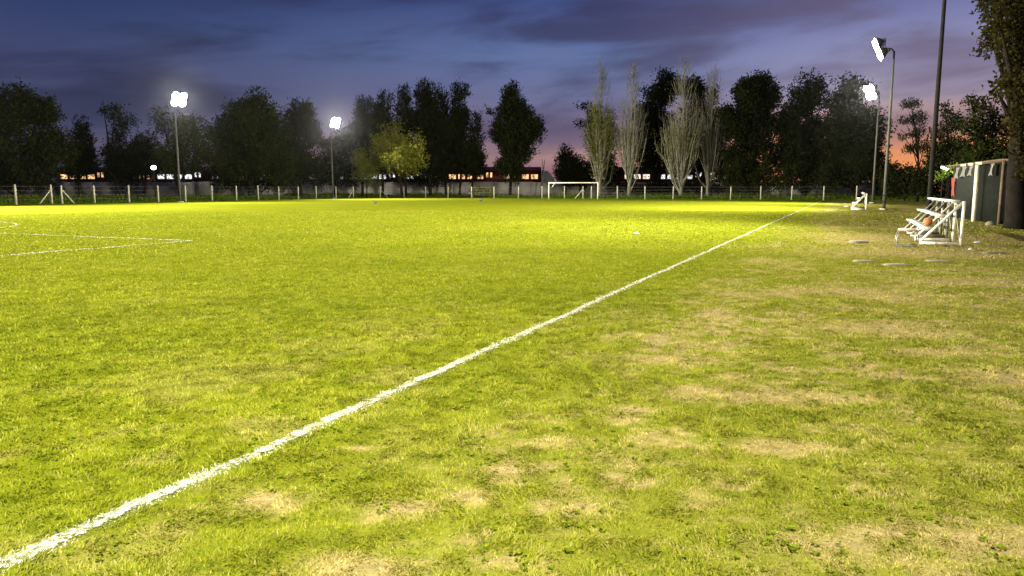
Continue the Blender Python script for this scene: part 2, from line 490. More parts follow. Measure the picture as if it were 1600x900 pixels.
# ------------------------------------------------------------------ markings
LINES = []
def line_strip(name, pts, w, m, label, step=.25):
    P = []
    for (s0, n0), (s1, n1) in zip(pts[:-1], pts[1:]):
        q = max(1, int(math.hypot(s1 - s0, n1 - n0) / step))
        for i in range(q): P.append((s0 + (s1 - s0) * i / q, n0 + (n1 - n0) * i / q))
    P.append(pts[-1]); P = np.array(P)
    T = np.gradient(P, axis=0); T /= np.linalg.norm(T, axis=1)[:, None]
    Nn = np.stack([-T[:, 1], T[:, 0]], 1)
    wob = (fbm(P[:, 0] * .9, P[:, 1] * .9, 71, 3) - .5) * .05
    ks = np.linspace(-1, 1, 7)
    V, ac = [], []
    for kx in ks:
        Q = P + Nn * (kx * w / 2 + wob)[:, None]
        x, y = fld(Q[:, 0], Q[:, 1])
        V.append(np.stack([x, y, hz(Q[:, 0], Q[:, 1]) + .012], 1)); ac.append(np.full(len(P), abs(kx)))
    nn = len(P); V = np.concatenate(V); ac = np.concatenate(ac)
    I = (np.arange(6)[:, None] * nn + np.arange(nn - 1)[None]).ravel()
    o = mesh_np(name, V, np.stack([I, I + 1, I + nn + 1, I + nn], 1), m, attrs={'across': ac})
    tag(o, label, None, kind='structure')
    LINES.append((P, w))
a, b = gnd(2, 887), gnd(1284, 313.5)
NT0 = to_fld(a.x, a.y)[1]; NT1 = to_fld(b.x, b.y)[1]
TOUCH = lambda s: NT0 + (NT1 - NT0) * s / 109.0
SG = to_fld(*gnd(1284, 313.5).xy)[0]         # far goal line
line_strip('touch_line', [(-8, TOUCH(-8)), (SG, TOUCH(SG))], .155, M['chalk'], 'white chalk touch line running from the near left to the far corner')
c = gnd(300, 376.5); sc_, nc_ = to_fld(c.x, c.y)
line_strip('penalty_box_line', [(-6, nc_), (sc_, nc_)], .15, M['chalk_faint'], 'faint white side line of the penalty box at the left')
line_strip('penalty_box_line', [(sc_, nc_), (sc_, nc_ - 40)], .15, M['chalk_faint'], 'faint white front line of the penalty box at the left')
arc = []
tip = gnd(26, 351); st_, nt_ = to_fld(tip.x, tip.y)
dv = Vector((tip.x, tip.y)).normalized(); lv = Vector((-dv.y, dv.x)); ac_ = Vector((tip.x, tip.y)) + lv * 9.15
for i in range(25):
    q = R(-58 + 116 * i / 24)
    w_ = ac_ - lv * 9.15 * math.cos(q) + dv * 9.15 * math.sin(q)
    arc.append(to_fld(w_.x, w_.y))
line_strip('penalty_arc', arc, .15, M['chalk_faint'], 'faint white penalty arc at the left edge')
line_strip('goal_line', [(SG, TOUCH(SG)), (SG, NL + 4)], .12, M['chalk_faint'], 'faint white goal line under the far goal')

# ------------------------------------------------------------------ grass blades
def blades(name, x, y, z, h, w, lean, azim, attrs, m):
    n = len(x)
    ca, sa = np.cos(azim), np.sin(azim)
    tw = azim + math.pi / 2 + rng.normal(0, .5, n)
    bx, by = np.cos(tw) * w / 2, np.sin(tw) * w / 2
    V = np.empty((n, 5, 3), np.float32)
    def put(i, f, ww):
        ox, oy = ca * lean * h * f ** 1.7, sa * lean * h * f ** 1.7
        V[:, i, 0] = x + ox + bx * ww; V[:, i, 1] = y + oy + by * ww
        V[:, i, 2] = z + h * (f - .35 * lean * f * f)
    put(0, 0, 1); put(1, 0, -1); put(2, .55, -.8); put(3, .55, .8); put(4, 1, 0)
    i0 = np.arange(n) * 5
    q = np.stack([i0, i0 + 1, i0 + 2, i0 + 3], 1); t = np.stack([i0 + 3, i0 + 2, i0 + 4], 1)
    o = mesh_np(name, V.reshape(-1, 3), [q, t], m, attrs={k: np.repeat(v, 5) for k, v in attrs.items()})
    return o
bx_, by_, bw_, bh_ = [], [], [], []
for r0, r1, dens, w, h in ((2.2, 4.5, 11000, .0058, .023), (4.5, 7.5, 6000, .0072, .026), (7.5, 12, 2600, .0095, .031),
                           (12, 20, 850, .016, .034), (20, 34, 220, .030, .038), (34, 56, 50, .05, .042)):
    half = R(47)
    n = int(dens * half * (r1 * r1 - r0 * r0))
    rr = np.sqrt(rng.uniform(r0 * r0, r1 * r1, n)); th = rng.uniform(-half, half, n)
    bx_.append(rr * np.sin(th)); by_.append(rr * np.cos(th))
    bw_.append(w * rng.uniform(.6, 1.35, n)); bh_.append(h * rng.uniform(.45, 1.25, n))
x, y, w, h = map(np.concatenate, (bx_, by_, bw_, bh_))
s, n = to_fld(x, y)
dry, bare = wear(x, y)
tuft = fbm(x * 8.5, y * 8.5, 61, 3); big = fbm(x * .8, y * .8, 67, 3)
keep = (rng.random(len(x)) > bare * 1.02) & (rng.random(len(x)) < .55 + .9 * sstep(.3, .62, tuft)) & (n < 29) & (n > NL)
x, y, w, h, s, n, dry, bare, tuft, big = (q[keep] for q in (x, y, w, h, s, n, dry, bare, tuft, big))
h = h * (.66 + .68 * sstep(.35, .7, tuft)) * (1 - .35 * dry)
dl = np.abs(n - TOUCH(s) - (fbm(s * .9, TOUCH(s) * .9, 71, 3) - .5) * .05)
paint = ((dl < .078 * rng.uniform(.6, 1.15, len(x))) & (rng.random(len(x)) < .72)).astype(float) * rng.uniform(.5, 1, len(x))
dbx = np.where(s < sc_, np.abs(n - nc_), 9); dbx = np.minimum(dbx, np.where(n < nc_, np.abs(s - sc_), 9))
paint = np.maximum(paint, ((dbx < .085) & (rng.random(len(x)) < .85)) * .95)
azim = 6.28 * fbm(x * 3.5, y * 3.5, 81, 2) * 2.2 + rng.normal(0, .9, len(x))
h = np.where(paint > 0, h * .7, h)
o = blades('grass', x, y, hz(s, n), h, w, rng.uniform(.25, 1.3, len(x)), azim,
           {'dry': np.clip(dry + rng.normal(0, .22, len(x)), 0, 1), 'bare': bare, 'rnd': np.clip(.5 + rng.normal(0, .24, len(x)) + .52 * (tuft - .5) + .4 * (big - .5), 0, 1), 'paint': paint}, M['blades'])
tag(o, 'short yellow green grass blades covering the near turf', 'grass', kind='stuff')

# small broad leaved weeds pressed into the turf
nr = 5200
rr = np.sqrt(rng.uniform(2.4 ** 2, 11 ** 2, nr)); th = rng.uniform(-R(38), R(38), nr)
cx_, cy_ = rr * np.sin(th), rr * np.cos(th)
s, n = to_fld(cx_, cy_); dd_, bb_ = wear(cx_, cy_)
kp = (fbm(cx_ * 1.6, cy_ * 1.6, 131, 3) > .50) & (bb_ < .5) & (np.abs(n - TOUCH(s)) > .12); cx_, cy_ = cx_[kp], cy_[kp]
q = 8; n_ = len(cx_) * q
an = rng.uniform(0, 6.28, n_); rad = np.repeat(rng.uniform(.010, .022, len(cx_)), q)
X0, Y0 = np.repeat(cx_, q), np.repeat(cy_, q); s, n = to_fld(X0, Y0)
P_ = np.stack([X0 + np.cos(an) * rad * .25, Y0 + np.sin(an) * rad * .25, hz(s, n) + rng.uniform(.008, .026, n_)], 1)
A_ = np.stack([np.cos(an), np.sin(an), rng.uniform(-.25, .5, n_)], 1) * rad[:, None]
B_ = np.stack([-np.sin(an), np.cos(an), rng.normal(0, .3, n_)], 1) * (rad * .42)[:, None]
V = np.empty((n_, 6, 3)); V[:, 0] = P_; V[:, 1] = P_ + A_ * .35 + B_; V[:, 2] = P_ + A_ * .75 + B_ * .8; V[:, 3] = P_ + A_; V[:, 4] = P_ + A_ * .75 - B_ * .8; V[:, 5] = P_ + A_ * .35 - B_
o = mesh_np('clover', V.reshape(-1, 3), np.arange(n_ * 6).reshape(-1, 6), M['clover'], attrs={'rnd': np.repeat(rng.random(n_), 6)})
tag(o, 'small clover and plantain leaves scattered through the near turf', 'clover', kind='stuff')

# rank weeds between the fences and the wall
n1 = 30000
sv = rng.uniform(40, SF + 1.5, n1); nv = NL - 1.0 - rng.exponential(5, n1)
sw = SF + .8 + rng.exponential(9, 46000); nw = rng.uniform(NL - 25, 26, 46000)
s = np.concatenate([sv, sw]); n = np.concatenate([nv, nw])
x, y = fld(s, n)
kp = (y < 149.0); x, y, s, n = x[kp], y[kp], s[kp], n[kp]
hh = (.35 + .75 * sstep(.35, .75, fbm(x * .25, y * .25, 91, 3))) * rng.uniform(.4, 1.1, len(x)) * np.clip((np.maximum(s - SF, NL - n)) / 7, .35, 1.15)
o = blades('verge_weeds', x, y, np.full(len(x), -.07), hh, rng.uniform(.08, .2, len(x)), rng.uniform(.2, .8, len(x)), rng.uniform(0, 6.28, len(x)), {'rnd': rng.random(len(x))}, M['weeds'])
tag(o, 'rank green weeds growing between the fence and the concrete wall', 'weeds', kind='stuff')

# ------------------------------------------------------------------ floodlight masts
MASTS = 'floodlight masts along both sides of the pitch'
HM = 12.0
def make_mast():
    r = empty('floodlight_mast', (0, 0, 0))
    m = MB(); m.box((0, 0, .06), (.5, .5, .12)); m.build('base_plate', M['concrete'], r)
    m = MB(); m.tube([(0, 0, .1), (0, 0, 4), (0, 0, 8), (0, 0, HM - .1)], [.125, .11, .09, .07], 12); p = m.build('pole', M['steel'], r, True)
    m = MB(); m.tube([(0, 0, HM - .2), (0, .18, HM + .05), (0, .55, HM + .12), (0, .75, HM + .12)], [.06, .055, .05, .05], 8)
    m.tube([(-.85, .75, HM + .12), (.85, .75, HM + .12)], .05, 8)
    for k in (-1, 1): m.tube([(k * .48, .75, HM - .35), (k * .48, .72, HM + .55)], .04, 8)
    m.build('arm', M['steel'], r, True)
    for k in (-1, 1):
        for u in (0, 1):  # two rows of oversized dishes, their bright area stands in for lens bloom
            T = Matrix.Rotation(R(-24), 4, 'X')
            c = Vector((k * .46, .85, HM - .26)) + T @ Vector((0, 0, .80 * u)); q = lambda y: c + T @ Vector((0, y, 0))
            m = MB(); m.tube([q(-.34), q(-.24), q(-.08), q(.12), q(.14)], [.12, .22, .38, .445, .445], 20); m.tube([q(-.52), q(-.34)], .13, 10)
            h = m.build('floodlight', M['housing'], r, True)
            m = MB(); m.tube([q(.145), q(.165), q(.18)], [.43, .40, .20], 20); m.build('lens', M['flood'], h)
    return r
def mast_light(r, tgt, watts, size=164):
    ld = bpy.data.lights.new('floodlight', 'SPOT'); ld.energy = watts; ld.color = LAMP_COL
    ld.spot_size = R(size); ld.spot_blend = 1.0; ld.shadow_soft_size = .35
    lo = bpy.data.objects.new('floodlight_beam', ld); COL.objects.link(lo)
    M4 = Matrix.Translation(r.location) @ Matrix.Rotation(r.rotation_euler.z, 4, 'Z')
    lo.location = M4 @ Vector((0, 1.3, HM - .1))
    lo.rotation_euler = (Vector(tgt) - lo.location).to_track_quat('-Z', 'Y').to_euler()
    return lo
pC = at(1374, 150, 83); pD = at(1397, 84, 57.5); pE = gnd(1449, 360); pA = at(273, 163, 90); pB = at(517, 198, 121)
rsp = [(to_fld(pC.x, pC.y), 1, .42, 'steel floodlight mast beside the far right corner, lamp glaring in front of the trees'),
       (to_fld(pD.x, pD.y), 1, .52, 'grey floodlight mast behind the smaller bleacher, lamp seen from its side against the sky'),
       (to_fld(pE.x, pE.y), 1, 1.15, 'dark floodlight mast rising past the top of the photo behind the nearer bleacher'),
       ((-6.0, 5.0), 1, .33, 'floodlight mast at the near right corner of the pitch'),
       (to_fld(pA.x, pA.y), -1, 1.0, 'floodlight mast at the left fence, the brightest lamp of the left side'),
       (to_fld(pB.x, pB.y), -1, 1.0, 'floodlight mast at the far left corner, lamp beside the tall casuarinas'),
       ((32, -76.0), -1, 1.6, 'floodlight mast along the left fence nearer than the glaring one'),
       ((-5.0, -76.0), -1, 1.6, 'floodlight mast at the near left corner of the pitch')]
mast0 = None
for i, ((s, n), side, pw, lab) in enumerate(rsp):
    if mast0 is None: r = mast0 = make_mast()
    else: r = copy_tree(mast0)
    x, y = fld(s, n); r.location = (x, y, -.02)
    ds = (-46, -8, -25, 40, -16, -14, 0, 20)[i]
    tx, ty = fld(s + ds, n - side * (70, 75, 75, 80, 60, 60, 80, 80)[i])
    r.rotation_euler.z = math.atan2(ty - y, tx - x) - math.pi / 2
    tag(r, lab, 'floodlight mast', MASTS)
    mast_light(r, (tx, ty, 0), LAMP_W * MAST_P[i], 164)
    if i == 2:
        for ch in r.children:
            if ch.name.startswith('pole'): ch.scale = (.78, .78, 1); ch.data = ch.data.copy(); ch.data.materials[0] = M['darksteel']

# ------------------------------------------------------------------ wire fences
def on_line(px, a, b):           # where the pixel column px meets the ground line a-b
    d = ray(px, 300); d = Vector((d.x, d.y)); a, b = Vector(a), Vector(b); e = b - a
    t = (a.x * e.y - a.y * e.x) / (d.x * e.y - d.y * e.x)
    return Vector((d.x * t, d.y * t, 0))
LL = (fld(0, NL), fld(SF, NL)); BL = (fld(SF, NL), fld(SF, 30))
def fence(pts, braces, label, hh=2.0):
    c = pts[len(pts) // 2]
    r = empty('wire_fence', (c.x, c.y, 0))
    tag(r, label, 'fence', 'post and wire fences around the pitch')
    for i, p in enumerate(pts):
        q = p - c
        m = MB(); t = rng.normal(0, .02, 2); hp = hh + rng.normal(0, .03); k = .105
        m.tube([(q.x, q.y, -.1), (q.x + t[0], q.y + t[1], hp - .06), (q.x + t[0], q.y + t[1], hp)], [k * 1.05, k, k * .8], 4, True)
        m.build('post', M['post'], r)
    for i, j in braces:          # strut from post i leaning towards post j
        p = pts[i]; d = (pts[j] - p).normalized()
        q = p - c
        m = MB(); m.beam(q + d * .12 + Vector((0, 0, 1.45)), q + d * 1.35 + Vector((0, 0, 0)), .09); m.build('strut', M['post'], r)
    for z in (.5, .95, 1.4, 1.85):
        m = MB(); m.tube([p - c + Vector((0, 0, z)) for p in pts], .012, 4); m.build('wire', M['wire'], r)
    return r
f1 = [on_line(x, *LL) for x in (-190, -110, -40, 24, 80)]
f2 = [on_line(x, *LL) for x in (96, 147, 201, 247, 289.5, 331, 369, 403.5, 435.5, 466, 494, 525, 552)]
f3 = [on_line(594, *LL)] + [on_line(x, *BL) for x in (631, 665, 700, 737, 772, 810, 847, 882)] + [on_line(911, *BL)]
f4 = [on_line(x, *BL) for x in (924, 965, 1008, 1052, 1096.5, 1142, 1189, 1237.5, 1287.5, 1339)]
fence(f1, [(4, 3)], 'post and wire fence at the left edge ending at the braced gate post')
fence(f2, [(0, 1), (12, 11)], 'long left post and wire fence from the gate gap to the far corner')
fence(f3, [(0, 1), (9, 8)], 'post and wire fence in front of the pale wall, left of the goal')
fence(f4, [], 'post and wire fence behind the goal and in front of the bare poplars')

# ------------------------------------------------------------------ goal
def ground_from(px, py): return gnd(px, py)
gl = at(857.5, 300, 1); gr = at(934, 300, 1)
gy = SG
def goal_pt(px):
    a, b = fld(SG, 0), fld(SG, -60)
    return on_line(px, a, b)
PL, PR = goal_pt(857.5), goal_pt(934.0)
cen = (PL + PR) / 2
r = empty('football_goal', cen, math.atan2(PR.y - PL.y, PR.x - PL.x))
tag(r, 'white football goal frame standing without a net at the far end', 'goal')
W = (PR - PL).length / 2; GH = 2.52
for k in (-1, 1):
    m = MB(); m.tube([(k * W, 0, -.05), (k * W, 0, GH)], .085, 12); m.build('goal_post', M['white'], r, True)
m = MB(); m.tube([(-W - .08, 0, GH), (W + .08, 0, GH)], .085, 12); m.build('crossbar', M['white'], r, True)
m = MB(); m.tube([(-W + 1.0, -.02, GH - .1), (-W + .75, -.05, GH - .45), (-W + .5, -.02, GH - .7)], [.03, .05, .02], 6); m.build('net_scrap', M['litter'], r)

# ------------------------------------------------------------------ wall and trains
WY = 150.0
r = empty('concrete_wall', (0, WY, 0)); tag(r, 'long pale concrete panel wall behind the weeds and tree trunks', 'wall')
m = MB(); x = -140.0
while x < 80:
    w = 4.0; h = 3.05 + random.uniform(-.06, .06)
    m.box((x + w / 2, 0, h / 2 - .1), (w - .03, .16, h)); x += w
m.build('panel', M['wallc'], r)
m = MB(); x = -140.0
while x <= 80: m.box((x, .0, 1.5), (.2, .26, 3.2)); x += 4.0
m.build('pilaster', M['wallc'], r)

TY = 160.0
def train(px0, px1, groups, label, cab_right):
    x0, x1 = at(px0, 275, TY).x, at(px1, 275, TY).x
    r = empty('passenger_train', ((x0 + x1) / 2, TY, 0)); cx = (x0 + x1) / 2
    tag(r, label, 'train', 'trains beyond the concrete wall')
    zb, zw0, zw1, zt = 2.3, at(0, 279.5, TY).z, at(0, 272.5, TY).z, at(0, 266, TY).z
    # roof, floor band and carriage sides
    Lc = x1 - x0 - (2.6 if cab_right else 0)
    nc = max(1, round(Lc / 20)); lc = Lc / nc
    for i in range(nc):
        a, b = x0 + i * lc + .15 - cx, x0 + (i + 1) * lc - .15 - cx
        m = MB(); m.box(((a + b) / 2, 1.4, (zb + zt) / 2), (b - a, 2.8, zt - zb)); c = m.build('carriage', M['red'], r)
        m = MB()
        m.tube([(a, 1.4, zt - .62), (b, 1.4, zt - .62)], 1.36, 16); m.build('roof', M['roofgrey'], c, True)
        gm = groups[i % len(groups)]
        k = int((b - a) / 1.95); off = ((b - a) - k * 1.95) / 2
        for j in range(k):
            xa = a + off + j * 1.95
            if j in (4, 5) or (k > 9 and j == k - 3):           # door leaves with narrow higher panes
                if j == 5: continue
                for q in (0, 1):
                    m = MB(); m.box((xa + .6 + q * .85, -.012, zw1 - .1), (.42, .03, 1.0)); m.build('door_window', M[gm], c)
            else:
                m = MB(); m.box((xa + .97, -.012, (zw0 + zw1) / 2), (1.42, .03, zw1 - zw0)); m.build('window', M[gm], c)
    for i in range(nc + 1):      # wheels of the bogies
        pass
    m = MB(); m.box(((x1 - x0) / 2 - cx + x0 if False else 0, 1.4, zb - .35), (x1 - x0 - .4, 2.2, .6)); m.build('underframe', M['roofgrey'], r)
    if cab_right:
        a, b = x1 - 2.6 - cx, x1 - cx
        m = MB()
        m.add([(a, 0, zb), (b, 0, zb), (b, 0, zb + 1.4), (b - 1.3, 0, zt - .2), (a, 0, zt), (a, 2.8, zb), (b, 2.8, zb), (b, 2.8, zb + 1.4), (b - 1.3, 2.8, zt - .2), (a, 2.8, zt)],
              [(0, 1, 2, 3), (5, 8, 7, 6), (1, 6, 7, 2), (2, 7, 8, 3), (3, 8, 9, 4), (0, 4, 9, 5), (0, 5, 6, 1)], [(0, 3, 4), (5, 9, 8)])
        m.build('cab', M['cream'], r)
    return r
train(88, 866, ['win_warm', 'win_white', 'win_white', 'win_white', 'win_warm', 'win_warm'], 'long red train with warm and white lit windows and a white cab', True)
train(884, 1160, ['win_pale', 'win_white'], 'shorter red passenger train with pale lit windows glimpsed behind the poplars', False)
m = MB(); V = []
for X_ in (-150, 90): V += [(X_, TY - 3, -.1), (X_, TY - 1.2, 1.75), (X_, TY + 5, 1.75), (X_, TY + 7, -.1)]
m.add(V, [(0, 4, 5, 1), (1, 5, 6, 2), (2, 6, 7, 3), (0, 1, 2, 3), (4, 7, 6, 5)])
o = m.build('railway_embankment', M['verge']); tag(o, 'dark railway embankment behind the wall', None, kind='structure')

def street_lamp(px, py, Y, label, rad=.30, warm=False):
    p = at(px, py, Y)
    r = empty('street_lamp', (p.x, Y, 0)); tag(r, label, 'street lamp', 'street lamps beyond the pitch')
    m = MB(); m.tube([(0, 0, -.05), (0, 0, p.z - rad)], [.09, .06], 8); m.build('pole', M['darksteel'], r)
    m = MB(); m.tube([(0, 0, p.z - rad * 1.1), (0, 0, p.z - rad * .6)], [.10, .16], 8); m.build('collar', M['darksteel'], r)
    m = MB(); m.ball((0, 0, p.z), (rad, rad, rad * .85)); m.build('lamp_globe', M['bulb'], r, True)
street_lamp(240, 262, 109, 'bright round street lamp above the train at the left, under the glaring floodlight', .36)
street_lamp(497, 257, 153, 'small white street lamp in the dark trees below the middle floodlight', .28)
street_lamp(413, 261, 153, 'faint street lamp half hidden by the big round tree', .2)
p = at(1113, 275, 156)
r = empty('lit_sign', (p.x, 156, 0)); tag(r, 'small red and white lit sign on a post behind the poplars', 'sign')
m = MB(); m.tube([(0, 0, -.05), (0, 0, 3.4)], .06, 8); m.build('post', M['darksteel'], r)
m = MB(); m.box((0, 0, 4.3), (.95, .18, 2.0)); m.build('board', M['red'], r)
m = MB(); m.box((0, -.10, 4.75), (.75, .03, .75)); m.build('pale_face', M['win_pale'], r)
m = MB(); m.box((0, -.10, 3.75), (.7, .03, .55)); m.build('red_face', M['signlit'], r)

# ------------------------------------------------------------------ trees
def leaf_verts(P, A, B):
    """diamond leaves at P with long axis A and half width B"""
    n = len(P); V = np.empty((n, 4, 3))
    V[:, 0] = P; V[:, 1] = P + A * .5 + B; V[:, 2] = P + A; V[:, 3] = P + A * .5 - B
    return V.reshape(-1, 3)
def unit(v): return v / np.maximum(np.linalg.norm(v, axis=1, keepdims=True), 1e-6)
def crown(name, lobes, size, style, m, parent, org, cover=2.4, gap=.0, clump=9):
    """lobes: (centre Vector, rx, ry, rz) in metres"""
    Vs, Rn = [], []
    sub_l = []
    for c, rx, ry, rz in lobes:
        big = min(rx, rz)
        if big < 1.6 or style in ('fine', 'droop'):
            sub_l.append((c, rx, ry, rz)); continue
        sub_l.append((c, rx * .62, ry * .62, rz * .66))
        k = int(np.clip(5 * rx * rz / 4, 9, 34))
        for d in unit(rng.normal(size=(k, 3))):
            q = rng.uniform(.50, .90) if style == 'spray' else rng.uniform(.52, .88)
            cc = Vector((c[0] + d[0] * rx * q, c[1] + d[1] * ry * q, c[2] + d[2] * rz * q))
            if style == 'spray':
                w = rng.uniform(.55, 1.15); sub_l.append((cc + Vector((0, 0, w * .1)), w, w, w * rng.uniform(1.4, 2.4)))
            else:
                w = rng.uniform(.8, 1.9) * min(1, big / 3.0 + .35); sub_l.append((cc, w * 1.15, w, w * rng.uniform(.7, 1.1)))
    for c, rx, ry, rz in sub_l:
        rad = np.array([rx, ry, rz])
        asp = {'broad': .55, 'spray': .30, 'droop': .26, 'fine': .4}[style]
        size_ = size; nleaf = int(cover * 4.2 * math.pi * rx * rz / (size * size * asp))
        nc = max(6, nleaf // clump)
        D = unit(rng.normal(size=(nc, 3)))
        rr = rng.random(nc) ** (1 / 2.3)
        K = unit(rng.normal(size=(9, 3))); amp = rng.uniform(-.42, .48, 9) if style == 'spray' else rng.uniform(-.34, .40, 9)
        bump = 1 + (np.maximum(D @ K.T, 0) ** 5 * amp).sum(1)
        if gap:
            Q = D * 2.3 + rr[:, None]
            gn = np.sin(Q[:, 0] * 3.1 + c.x) * np.sin(Q[:, 1] * 2.7 + c.y) + np.sin(Q[:, 2] * 3.7 + Q[:, 0] * 1.9)
            kp = gn > (-1.3 + 2.1 * gap); D, rr, bump = D[kp], rr[kp], bump[kp]; nc = len(D)
            if nc == 0: continue
        C = D * (rr * bump)[:, None] * rad + np.array(c)
        tone = np.clip(rng.normal(.42, .2, nc), 0, 1)
        cs = size * rng.uniform(.7, 1.5, nc)
        C = np.repeat(C, clump, 0); Dd = np.repeat(D, clump, 0); cs = np.repeat(cs, clump); tone = np.repeat(tone, clump)
        n = len(C)
        up = np.array([0, 0, 1.0])
        if style == 'broad':
            P = C + rng.normal(size=(n, 3)) * (cs * .75)[:, None]
            A = unit(rng.normal(size=(n, 3)) + Dd * .5) * (size * rng.uniform(.6, 1.3, n))[:, None]
        elif style == 'spray':
            ax = unit(Dd * np.array([.9, .9, .3]) + up * .85 + rng.normal(size=(n, 3)) * .35)
            P = C + ax * (rng.uniform(-1.0, 1.9, n) * cs)[:, None] + rng.normal(size=(n, 3)) * (cs * .34)[:, None]
            A = ax * (size * rng.uniform(.7, 1.7, n))[:, None]
        elif style == 'droop':
            P = C + rng.normal(size=(n, 3)) * (cs * .7)[:, None]
            A = unit(rng.normal(size=(n, 3)) * .7 - up * .9) * (size * rng.uniform(.7, 1.5, n))[:, None]
        else:
            ax = unit(Dd * .5 + up * 1.1 + rng.normal(size=(n, 3)) * .4)
            P = C + rng.normal(size=(n, 3)) * (cs * .6)[:, None]; A = ax * (size * rng.uniform(.6, 1.3, n))[:, None]
        B = unit(np.cross(A, rng.normal(size=(n, 3)))) * (np.linalg.norm(A, axis=1) * asp * .5)[:, None]
        Vs.append(leaf_verts(P, A, B) - np.array(org)); Rn.append(np.repeat(np.clip(tone + rng.normal(0, .12, n), 0, 1), 4))
    V = np.concatenate(Vs); V[:, 2] = np.maximum(V[:, 2], .05)
    return mesh_np(name, V, np.arange(len(V)).reshape(-1, 4), m, parent, {'rnd': np.concatenate(Rn)})

TG = 'trees around the pitch'
def tree(name, label, Y, lobes, base, style='broad', leaf='dark', size=.5, cover=1.5, gap=.12, tr=.28, limbs=True, bark='bark', depth=.8, group=TG):
    b = at(base, 300, Y); org = Vector((b.x, Y, -.08))
    r = empty(name, org); tag(r, label, 'tree', group)
    LB = []
    for (px, py, rx, ry) in lobes:
        c = at(px, py, Y + random.uniform(-1.2, 1.2)); q = Y / F
        LB.append((c, rx * q, max(rx, ry * .6) * q * depth, ry * q))
    dn = {'near': 2.4, 'bright': 1, 'yellow': 1.1}.get(leaf, 1.75)
    crown('crown', LB, size * (.72 if Y > 50 else 1), style, L[leaf], r, org, cover * dn * (.62 if Y > 50 and style in ('spray', 'broad') else 1), gap * .6)
    top = max(LB, key=lambda l: l[0].z)[0] - org
    m = MB(); mid = Vector((top.x * .35 + random.uniform(-.3, .3), random.uniform(-.3, .3), top.z * .45))
    m.tube([(0, 0, -.1), (0, 0, .4), mid * .5, mid, top], [tr * 1.35, tr, tr * .85, tr * .6, tr * .12], 9)
    if limbs:
        for c, rx, ry, rz in LB:
            e = c - org; s0 = Vector((0, 0, 0)).lerp(mid, min(1, max(.35, (e.z - rz) / max(mid.z, .1) * .7)))
            m.tube([s0, s0.lerp(e, .5) + Vector((0, 0, .08 * (e - s0).length)), e + Vector((0, 0, rz * .3))], [tr * .42, tr * .26, tr * .06], 6)
    m.build('trunk', M[bark], r, True)
    return r
# left side, behind the left fence
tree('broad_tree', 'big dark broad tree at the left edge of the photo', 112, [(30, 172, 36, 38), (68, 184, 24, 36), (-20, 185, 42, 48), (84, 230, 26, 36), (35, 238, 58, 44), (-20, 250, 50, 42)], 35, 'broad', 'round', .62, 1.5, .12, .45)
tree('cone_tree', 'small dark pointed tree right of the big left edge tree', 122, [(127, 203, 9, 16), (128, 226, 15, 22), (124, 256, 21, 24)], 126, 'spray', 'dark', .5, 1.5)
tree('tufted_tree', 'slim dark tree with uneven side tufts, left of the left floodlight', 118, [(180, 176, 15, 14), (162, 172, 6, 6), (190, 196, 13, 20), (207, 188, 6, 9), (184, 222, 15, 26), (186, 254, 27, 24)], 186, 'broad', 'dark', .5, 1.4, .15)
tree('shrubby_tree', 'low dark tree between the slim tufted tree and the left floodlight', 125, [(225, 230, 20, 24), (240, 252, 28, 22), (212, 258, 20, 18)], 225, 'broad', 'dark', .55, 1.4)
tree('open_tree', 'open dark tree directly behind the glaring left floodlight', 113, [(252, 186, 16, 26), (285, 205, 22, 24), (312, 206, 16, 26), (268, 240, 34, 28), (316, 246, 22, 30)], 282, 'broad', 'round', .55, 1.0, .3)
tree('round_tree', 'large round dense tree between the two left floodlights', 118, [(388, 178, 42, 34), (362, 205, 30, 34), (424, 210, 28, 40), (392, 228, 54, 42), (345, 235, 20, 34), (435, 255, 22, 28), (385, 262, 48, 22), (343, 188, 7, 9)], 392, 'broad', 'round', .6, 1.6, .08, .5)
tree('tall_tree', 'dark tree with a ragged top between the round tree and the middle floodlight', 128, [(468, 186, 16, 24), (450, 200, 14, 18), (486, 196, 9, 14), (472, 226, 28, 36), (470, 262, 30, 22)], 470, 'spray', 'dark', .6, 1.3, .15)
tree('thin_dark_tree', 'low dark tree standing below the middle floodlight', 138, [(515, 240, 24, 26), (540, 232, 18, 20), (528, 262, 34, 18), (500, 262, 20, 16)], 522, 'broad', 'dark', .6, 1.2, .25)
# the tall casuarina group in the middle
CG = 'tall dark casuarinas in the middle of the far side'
tree('casuarina', 'leftmost columnar casuarina of the middle group', 139, [(567, 172, 9, 22), (568, 206, 15, 30), (556, 212, 10, 18), (562, 244, 20, 28), (548, 236, 12, 14)], 566, 'spray', 'casua', .55, 1.6, .1, .25, group=CG)
tree('casuarina', 'second columnar casuarina of the middle group, twin topped', 141, [(600, 168, 9, 20), (586, 180, 8, 18), (596, 206, 19, 30), (600, 242, 24, 30)], 598, 'spray', 'casua', .55, 1.6, .1, .25, group=CG)
tree('casuarina', 'slim pointed casuarina standing straight above the yellow green tree', 137, [(631, 154, 8, 20), (633, 182, 13, 26), (632, 222, 16, 34), (634, 256, 18, 20)], 634, 'spray', 'casua', .55, 1.6, .08, .25, group=CG)
tree('casuarina', 'broadest casuarina of the middle group, right of the slim pointed one', 138, [(661, 150, 10, 20), (672, 160, 12, 24), (668, 188, 24, 32), (682, 215, 26, 38), (668, 246, 30, 32), (690, 258, 24, 20)], 672, 'spray', 'casua', .55, 1.7, .08, .32, group=CG)
tree('casuarina', 'short topped casuarina between the broadest one and the forked one', 142, [(692, 160, 8, 18), (694, 190, 12, 26), (696, 230, 14, 34)], 697, 'spray', 'casua', .55, 1.5, .12, .22, group=CG)
